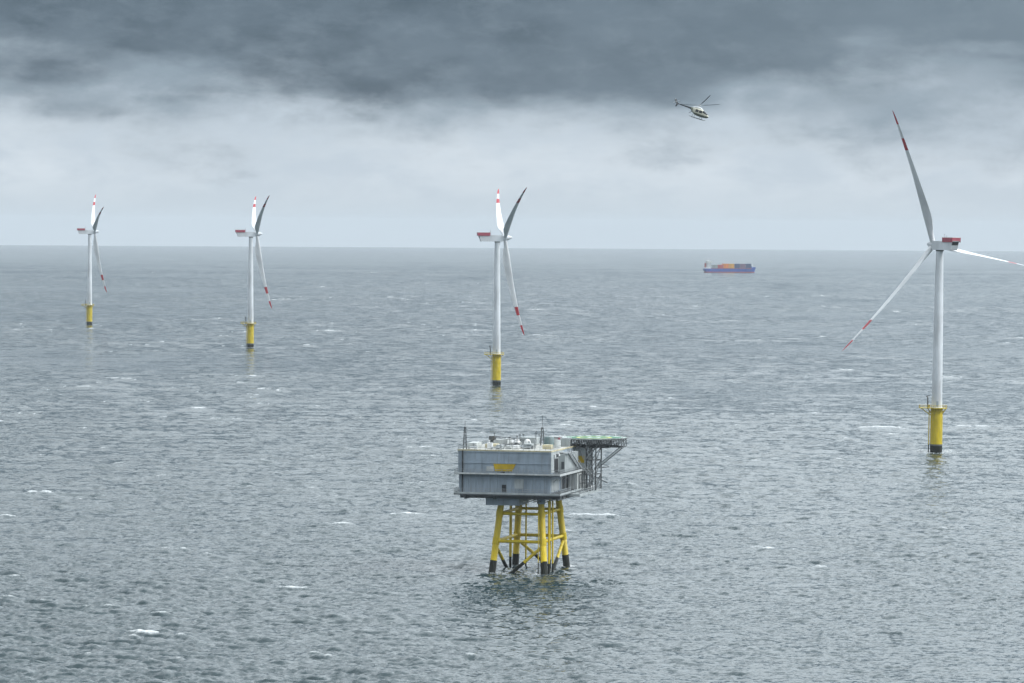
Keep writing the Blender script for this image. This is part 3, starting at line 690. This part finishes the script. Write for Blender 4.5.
# containers: a copy per box; only those the viewer can see (near side, top tier, bay ends)
def cont_mesh(mt):
    b = MB(); b.box((-6.05, -1.21, 0), (6.05, 1.21, 2.58))
    for i in range(20):
        x = -5.7 + i * .6
        for s in (-1, 1): b.box((x - .14, s * 1.215 - .02, .2), (x + .14, s * 1.215 + .02, 2.4))
    return b.build('shipping_container', mt)
bays = [('grey', 3), ('red', 3), ('orange', 4), ('amber', 4), ('navy', 4), ('purple', 4), ('navy', 4)]
place = ['grey shipping container in the stack just ahead of the ship\'s white block', 'red shipping container in the red stack aft on the ship',
         'orange shipping container in the stack amidships on the ship', 'amber shipping container in the stack just ahead of the orange ones',
         'navy shipping container in the stack between amber and purple ones', 'purple shipping container in the forward stack of the ship', 'navy shipping container in the foremost stack near the bow mast']
protoc = {}
for bi, ((c, tiers), lab) in enumerate(zip(bays, place)):
    xb = -37.2 + bi * 13.1
    for row in range(8):
        for t in range(tiers):
            if not (row == 0 or t == tiers - 1): continue
            if c not in protoc: protoc[c] = o = cont_mesh(CONT[c])
            else: o = protoc[c].copy(); col.objects.link(o)
            ly = -8.75 + row * 2.5; lz = 9.92 + t * 2.6
            p = Matrix.Translation(ship.location) @ Matrix.Rotation(head, 4, 'Z') @ Vector((xb, ly, lz))
            o.location = p; o.rotation_euler = (0, 0, head)
            tag(o, lab, 'container', ['grey', 'red', 'orange', 'amber', 'inner navy', 'purple', 'foremost navy'][bi] + ' containers stacked on the ship')

# ------------------------------------------------------------------ sea: one curved sheet, displaced by a wind-wave spectrum
def wave_tile(n, size, lam_lo, lam_hi, lam_peak, hs, wdir, seed, spread=2.0, chop=1.0):
    r = np.random.default_rng(seed)
    k1 = 2 * np.pi * np.fft.fftfreq(n, size / n); kx, ky = np.meshgrid(k1, k1, indexing='ij')
    k = np.hypot(kx, ky); k[0, 0] = 1e-6; lam = 2 * np.pi / k
    kp = 2 * np.pi / lam_peak
    S = np.exp(-0.74 * (kp / k) ** 2) / k ** 4
    cosd = (kx * wdir[0] + ky * wdir[1]) / k
    S = S * (np.abs(cosd) ** spread + 0.04) * (lam > lam_lo) * (lam < lam_hi)
    S[0, 0] = 0
    a = np.sqrt(S) * (r.normal(size=(n, n)) + 1j * r.normal(size=(n, n)))
    f = lambda z: np.real(np.fft.ifft2(z))
    h = f(a); sc = hs / 4 / h.std()
    return h * sc, f(1j * kx / k * a) * sc * chop, f(1j * ky / k * a) * sc * chop, f(-k * a) * sc * chop   # height, dx, dy, -divergence-like crest sharpness
def samp(t, size, x, y):
    n = t.shape[0]; u = (x / size * n) % n; v = (y / size * n) % n
    i = np.floor(u).astype(np.int64); j = np.floor(v).astype(np.int64); fu = u - i; fv = v - j
    i %= n; j %= n; i2 = (i + 1) % n; j2 = (j + 1) % n
    return (t[i, j] * (1 - fu) + t[i2, j] * fu) * (1 - fv) + (t[i, j2] * (1 - fu) + t[i2, j2] * fu) * fv

BASES = [(x, y, 3.3) for (x, y), *_ in turbines]
for sx in (-1, 1):
    for sy in (-1, 1):
        p_ = leg_at(sx, sy, 0); BASES.append((PX + p_.x * math.cos(TH) + p_.y * math.sin(TH), PY - p_.x * math.sin(TH) + p_.y * math.cos(TH), 1.7))
def make_sea():
    rr = [0.01, 30, 80, 150, 250, 350, 450, 550, 640, 700]; r = 700.0
    while r < 45000:
        r += min(7.5, max(0.9, 0.33 * r * r / (CAM_H * F_PX))) if r < 6500 else (7.5 + (r - 6500) * .0019 if r < 16000 else (r - 15000) * .025)
        rr.append(r)
    rr = np.array(rr); na = int(np.searchsorted(rr, 2600)); ND = 1441
    half = R_(11.0)
    th_d = np.linspace(-half, half, ND)
    th_c = np.linspace(half, 2 * math.pi - half, 122)[1:-1]
    th1 = np.concatenate([th_d, th_c]); th2 = np.concatenate([th_d[::2], th_c])       # far rings carry half the columns
    n1, n2 = len(th1), len(th2); nb = len(rr) - na
    drr = np.gradient(rr)
    RR = np.concatenate([np.repeat(rr[:na], n1), np.repeat(rr[na:], n2)]); TT = np.concatenate([np.tile(th1, na), np.tile(th2, nb)])
    dr = np.concatenate([np.repeat(drr[:na], n1), np.repeat(drr[na:], n2)])
    x = RR * np.sin(TT); y = RR * np.cos(TT)
    dense = np.clip((half - np.abs(np.where(TT > math.pi, TT - 2 * math.pi, TT))) / R_(0.6), 0, 1) * np.clip((RR - 640) / 60, 0, 1)
    wd = (math.sin(R_(-10)), -math.cos(R_(-10)))
    def w(lam): return dense * np.clip((lam / dr - 1.5) / 1.5, 0, 1)
    tiles = [(wave_tile(512, 1130., 14, 120, 38, 1.0, wd, 1, 4.0), 1130., w(34.), 0.0),
             (wave_tile(768, 283., 4.5, 14, 9, 0.60, wd, 2, 5.0, 1.15), 283., w(9.), 0.22),
             (wave_tile(768, 283., 4.0, 12, 7, 0.33, wd, 5, 3.0, 1.0), 211., w(7.), -0.35),
             (wave_tile(768, 97., 1.2, 4.5, 3.2, 0.36, wd, 3, 2.5, 1.1), 97., w(3.2), -0.1)]
    z = -(RR * RR) / (2 * R_EARTH); dx = np.zeros_like(z); dy = np.zeros_like(z); foam = np.zeros_like(z)
    # slow gusts modulate wave height
    g = wave_tile(128, 3100., 300, 1600, 900, 4.0, (.7, .7), 9, 0.5)[0]; gust = 1 + 0.26 * samp(g, 3100., x, y)
    for i, ((h, ddx, ddy, cr), size, ww, rot) in enumerate(tiles):
        c, s = math.cos(rot), math.sin(rot); u = c * x - s * y; v = s * x + c * y
        z += samp(h, size, u, v) * ww * gust
        a = samp(ddx, size, u, v) * ww; b_ = samp(ddy, size, u, v) * ww
        dx += c * a + s * b_; dy += -s * a + c * b_
        foam += samp(-cr / cr.std(), size, u, v) * (.5, .8, .35, .3)[i]
        if i == 0: foam += samp(h / h.std(), size, u, v) * 0.9
    foam *= np.sqrt(gust) * np.clip(1.35 - RR / 14000, .2, 1)
    x2 = x - dx; y2 = y - dy
    q = np.sort(foam[(RR > 1000) & (RR < 2500) & (np.abs(TT) < half)][::7]); lo, hi = q[int(.988 * q.size)], q[int(.9998 * q.size)]
    fo = np.clip((foam - lo) / (hi - lo), 0, 1) * (RR > 640)
    for (bx, by, rad) in BASES:      # wash round the legs and turbine bases
        dd = np.hypot(x2 - bx, (y2 - by)); m_ = dd < rad * 5
        fo[m_] = np.maximum(fo[m_], np.clip(1 - (dd[m_] - rad) / (rad * 3.6), 0, 1) * (.3 + .7 * rng.random(m_.sum()) ** 1.5))
    n = len(x)
    me = bpy.data.meshes.new('sea'); me.vertices.add(n)
    co = np.empty((n, 3), np.float32); co[:, 0] = x2.ravel(); co[:, 1] = y2.ravel(); co[:, 2] = z.ravel()
    me.vertices.foreach_set('co', co.ravel())
    def grid(rows, cols, base):
        ii, jj = np.meshgrid(np.arange(rows - 1), np.arange(cols), indexing='ij'); j2 = (jj + 1) % cols
        return base + np.stack([ii * cols + jj, ii * cols + j2, (ii + 1) * cols + j2, (ii + 1) * cols + jj], -1).reshape(-1, 4)
    b1 = na * n1; a0 = (na - 1) * n1; nd2 = (ND + 1) // 2
    k = np.arange(nd2 - 1)
    five = np.stack([a0 + 2 * k, a0 + 2 * k + 1, a0 + 2 * k + 2, b1 + k + 1, b1 + k], -1)
    c = np.arange(len(th_c) + 1)
    four = np.stack([a0 + (ND - 1 + c), a0 + (ND + c) % n1, b1 + (nd2 + c) % n2, b1 + (nd2 - 1 + c)], -1)
    quads = np.concatenate([grid(na, n1, 0), grid(nb, n2, b1), four])
    idx = np.concatenate([quads.ravel(), five.ravel()]).astype(np.int32)
    starts = np.concatenate([np.arange(len(quads)) * 4, len(quads) * 4 + np.arange(len(five)) * 5]).astype(np.int32)
    nf = len(starts); me.loops.add(len(idx)); me.polygons.add(nf)
    me.polygons.foreach_set('loop_start', starts)
    me.loops.foreach_set('vertex_index', idx)
    me.update(calc_edges=True); me.validate()
    at = me.attributes.new('foam', 'FLOAT', 'POINT'); at.data.foreach_set('value', fo.ravel().astype(np.float32))
    un = 1 - (0.45 * w(34.) + 0.55 * w(9.))
    au = me.attributes.new('unresolved', 'FLOAT', 'POINT'); au.data.foreach_set('value', (un + 0 * x).ravel().astype(np.float32))
    me.polygons.foreach_set('use_smooth', np.ones(nf, bool))
    print('sea verts', n, 'normal z', me.polygons[nf // 2].normal.z)
    o = bpy.data.objects.new('sea', me); col.objects.link(o)
    # material
    m, nt = new_mat('sea_water')
    pos = N(nt, 'ShaderNodeNewGeometry').outputs['Position']
    flat = mapping(nt, pos, (1, 1, 0))
    sl = None
    # unresolved ripples and, far off, the slopes of waves too small for the mesh
    for sx_, sy_, ax_, ay_, det in ((.9, 1.3, .38, .64, 3), (.22, .34, .28, .52, 2), (.07, .15, .44, .74, 4)):
        nz = noise(nt, mapping(nt, flat, (sx_, sy_, 1)), 1.0, det, .6)
        sub = N(nt, 'ShaderNodeVectorMath', operation='SUBTRACT'); L(nt, nz.outputs['Color'], sub.inputs[0]); sub.inputs[1].default_value = (.5, .5, .5)
        mul = N(nt, 'ShaderNodeVectorMath', operation='MULTIPLY'); L(nt, sub.outputs[0], mul.inputs[0]); mul.inputs[1].default_value = (ax_, ay_, 0)
        if sx_ < .1:      # only where the mesh is too coarse to carry these waves itself
            un = N(nt, 'ShaderNodeAttribute', attribute_name='unresolved').outputs['Fac']
            m2 = N(nt, 'ShaderNodeVectorMath', operation='SCALE'); L(nt, mul.outputs[0], m2.inputs[0]); L(nt, un, m2.inputs['Scale']); mul = m2
        if sl is None: sl = mul.outputs[0]
        else:
            add = N(nt, 'ShaderNodeVectorMath', operation='ADD'); L(nt, sl, add.inputs[0]); L(nt, mul.outputs[0], add.inputs[1]); sl = add.outputs[0]
    # gust patches: rougher and calmer water, from tens of metres to kilometres
    big = noise(nt, mapping(nt, flat, (.0035, .0011, 1)), 1.0, 7, .66)
    big2 = noise(nt, mapping(nt, flat, (.02, .0045, 1)), 1.0, 4, .6)
    both = math_n(nt, 'ADD', math_n(nt, 'MULTIPLY', big.outputs[0], .6), math_n(nt, 'MULTIPLY', big2.outputs[0], .4))
    patch = smooth(nt, both, .34, .66, .45, 1.75)
    scl = N(nt, 'ShaderNodeVectorMath', operation='SCALE'); L(nt, sl, scl.inputs[0]); L(nt, patch, scl.inputs['Scale'])
    nrm = N(nt, 'ShaderNodeNewGeometry').outputs['Normal']
    ad2 = N(nt, 'ShaderNodeVectorMath', operation='ADD'); L(nt, nrm, ad2.inputs[0]); L(nt, scl.outputs[0], ad2.inputs[1])
    nn = N(nt, 'ShaderNodeVectorMath', operation='NORMALIZE'); L(nt, ad2.outputs[0], nn.inputs[0])
    w_ = N(nt, 'ShaderNodeBsdfPrincipled'); w_.inputs['Base Color'].default_value = (.022, .042, .047, 1)
    w_.inputs['Roughness'].default_value = .12; w_.inputs['IOR'].default_value = 1.333
    L(nt, nn.outputs[0], w_.inputs['Normal'])
    fm = N(nt, 'ShaderNodeBsdfPrincipled'); fm.inputs['Base Color'].default_value = (.78, .80, .80, 1); fm.inputs['Roughness'].default_value = .9
    att = N(nt, 'ShaderNodeAttribute', attribute_name='foam').outputs['Fac']
    fz = noise(nt, mapping(nt, flat, (1.3, .5, 1)), 1.0, 6, .72)
    fz2 = noise(nt, mapping(nt, flat, (.22, .12, 1)), 1.0, 3, .6)
    thr = math_n(nt, 'ADD', att, math_n(nt, 'MULTIPLY', math_n(nt, 'SUBTRACT', fz.outputs[0], .55), 1.5))
    thr = math_n(nt, 'ADD', thr, math_n(nt, 'MULTIPLY', math_n(nt, 'SUBTRACT', fz2.outputs[0], .5), .8))
    ff = math_n(nt, 'MULTIPLY', smooth(nt, thr, .12, 1.1, 0, .8), math_n(nt, 'MINIMUM', math_n(nt, 'MULTIPLY', att, 8.0), 1.0))
    mx = N(nt, 'ShaderNodeMixShader'); L(nt, ff, mx.inputs[0]); L(nt, w_.outputs[0], mx.inputs[1]); L(nt, fm.outputs[0], mx.inputs[2])
    out = N(nt, 'ShaderNodeOutputMaterial'); L(nt, mx.outputs[0], out.inputs[0])
    me.materials.append(m)
    tag(o, 'grey green choppy sea with scattered whitecaps reaching the horizon', 'sea', kind='structure')
    return o
make_sea()

# ------------------------------------------------------------------ haze: one closed box of even air
HAZE = 2.5e-5
b = MB(); b.box((-46500, -46500, -175), (46500, 46500, 172)); hz = b.build('haze', [])
m, nt = new_mat('sea_haze')
v = N(nt, 'ShaderNodeVolumePrincipled'); v.inputs['Color'].default_value = (.87, .94, 1.0, 1); v.inputs['Density'].default_value = HAZE; v.inputs['Anisotropy'].default_value = 0.0
o_ = N(nt, 'ShaderNodeOutputMaterial'); L(nt, v.outputs[0], o_.inputs['Volume'])
m.cycles.homogeneous_volume = True
hz.data.materials.append(m); tag(hz, 'pale sea haze filling the air above the water', 'haze', kind='stuff')

# ------------------------------------------------------------------ sky and sun
SUN_EL, SUN_AZ = R_(42), R_(102)       # azimuth clockwise from +Y (view direction)
world = bpy.data.worlds.new('World'); scene.world = world; world.use_nodes = True
nt = world.node_tree; nt.nodes.clear()
tc = N(nt, 'ShaderNodeTexCoord').outputs['Generated']
sp = N(nt, 'ShaderNodeSeparateXYZ'); L(nt, tc, sp.inputs[0]); dx_, dy_, dz_ = sp.outputs
sky = N(nt, 'ShaderNodeTexSky', sky_type='NISHITA'); sky.sun_disc = False; sky.sun_elevation = SUN_EL; sky.sun_rotation = SUN_AZ
# low cloud bank: ragged underside a couple of degrees above the horizon
K = 10.5                             # clouds written in display units, multiplied up to the Nishita scale
def kc(*c): return tuple(x * K for x in c)
def layer(scale, loc, det, rough, dist): return noise(nt, mapping(nt, tc, scale, loc), 1.0, det, rough, dist).outputs[0]
def off(v, amp): return math_n(nt, 'MULTIPLY', math_n(nt, 'SUBTRACT', v, .5), amp)
def plus(*a):
    o = a[0]
    for x in a[1:]: o = math_n(nt, 'ADD', o, x)
    return o
broad = layer((10, 10, 46), (.35, .1, .2), 3, .5, .2)
lump = layer((34, 34, 80), (1.7, .4, 3.1), 8, .57, .12)
lump2 = layer((30, 30, 76), (7.3, 2.4, .6), 8, .57, .12)
fine = layer((95, 95, 210), (3, 1, 7), 6, .6, .15)
right = smooth(nt, dx_, -.02, .12)
# pale far sky under the cloud bank, with thin streaks
low_col = mixc(nt, smooth(nt, lump, .36, .66), kc(.545, .63, .715), kc(.69, .765, .835))
low_col = mixc(nt, smooth(nt, dz_, 0.0, .016), kc(.565, .645, .715), low_col)
# ragged mid-grey layer
lefty = math_n(nt, 'MULTIPLY', math_n(nt, 'SUBTRACT', smooth(nt, dx_, -.13, -.05), .72), .006)
hA = plus(dz_, lefty, off(lump, .046), off(broad, .026), off(fine, .010))
mid_col = mixc(nt, smooth(nt, lump2, .35, .65), kc(.22, .295, .37), kc(.36, .44, .52))
cA = mixc(nt, math_n(nt, 'MULTIPLY', smooth(nt, hA, .0145, .0385), .88), low_col, mid_col)
# dark slate core above it, thinner to the right
hB = plus(dz_, lefty, off(lump2, .040), off(broad, .050), off(fine, .008), math_n(nt, 'MULTIPLY', right, -.004))
dark_col = mixc(nt, smooth(nt, lump, .32, .68), kc(.055, .092, .135), kc(.115, .165, .22))
dark_col = mixc(nt, math_n(nt, 'MULTIPLY', right, .75), dark_col, kc(.165, .225, .285))
dark_col = mixc(nt, smooth(nt, fine, .45, .75, 0, .35), dark_col, kc(.21, .275, .34))
c1 = mixc(nt, math_n(nt, 'MULTIPLY', smooth(nt, hB, .0265, .0435), .93), cA, dark_col)
# cloud deck overhead, projected on a plane so it recedes towards the horizon
den = math_n(nt, 'ADD', math_n(nt, 'MAXIMUM', dz_, 0.0), .06)
cb = N(nt, 'ShaderNodeCombineXYZ'); L(nt, math_n(nt, 'DIVIDE', dx_, den), cb.inputs[0]); L(nt, math_n(nt, 'DIVIDE', dy_, den), cb.inputs[1])
n3 = noise(nt, cb.outputs[0], .7, 6, .58, .3)
deck = mixc(nt, smooth(nt, n3.outputs[0], .36, .64), kc(.60, .69, .76), kc(1.12, 1.21, 1.27))
glow = N(nt, 'ShaderNodeVectorMath', operation='DOT_PRODUCT'); L(nt, tc, glow.inputs[0]); glow.inputs[1].default_value = (.66, .34, .67)     # thinner, brighter cloud added ahead to the right, off the sun, lighting the sea
gl = math_n(nt, 'ADD', smooth(nt, glow.outputs['Value'], .2, 1.0, 0.0, 2.1), .9)
sg = N(nt, 'ShaderNodeVectorMath', operation='SCALE'); L(nt, deck, sg.inputs[0]); L(nt, gl, sg.inputs['Scale']); deck = sg.outputs[0]
c2 = mixc(nt, smooth(nt, dz_, .085, .22), c1, deck)
# a little clear-sky light leaks through the overcast
mixs = mixc(nt, .93, sky.outputs[0], c2)
gnd = mixc(nt, smooth(nt, dz_, -.05, -.012), kc(.3, .35, .38), mixs)
bg = N(nt, 'ShaderNodeBackground'); L(nt, gnd, bg.inputs[0]); bg.inputs[1].default_value = 0.1
wo = N(nt, 'ShaderNodeOutputWorld'); L(nt, bg.outputs[0], wo.inputs[0])

sl = bpy.data.lights.new('sun', 'SUN'); sl.energy = 1.3; sl.angle = R_(14); sl.color = (1.0, .96, .9)
so = bpy.data.objects.new('sun', sl); col.objects.link(so)
sd = Vector((math.sin(SUN_AZ) * math.cos(SUN_EL), math.cos(SUN_AZ) * math.cos(SUN_EL), math.sin(SUN_EL)))
so.rotation_euler = sd.to_track_quat('Z', 'Y').to_euler(); so.location = (0, 0, 300)

scene.view_settings.view_transform = 'Standard'; scene.view_settings.look = 'None'
scene.view_settings.exposure = 0.0; scene.view_settings.gamma = 1.0; scene.view_settings.use_curve_mapping = False
scene.cycles.use_denoising = True
scene.cycles.denoising_input_passes = 'RGB_ALBEDO_NORMAL'; scene.cycles.denoising_prefilter = 'ACCURATE'
scene.render.filter_size = 1.25
scene.cycles.max_bounces = 6; scene.cycles.volume_bounces = 0
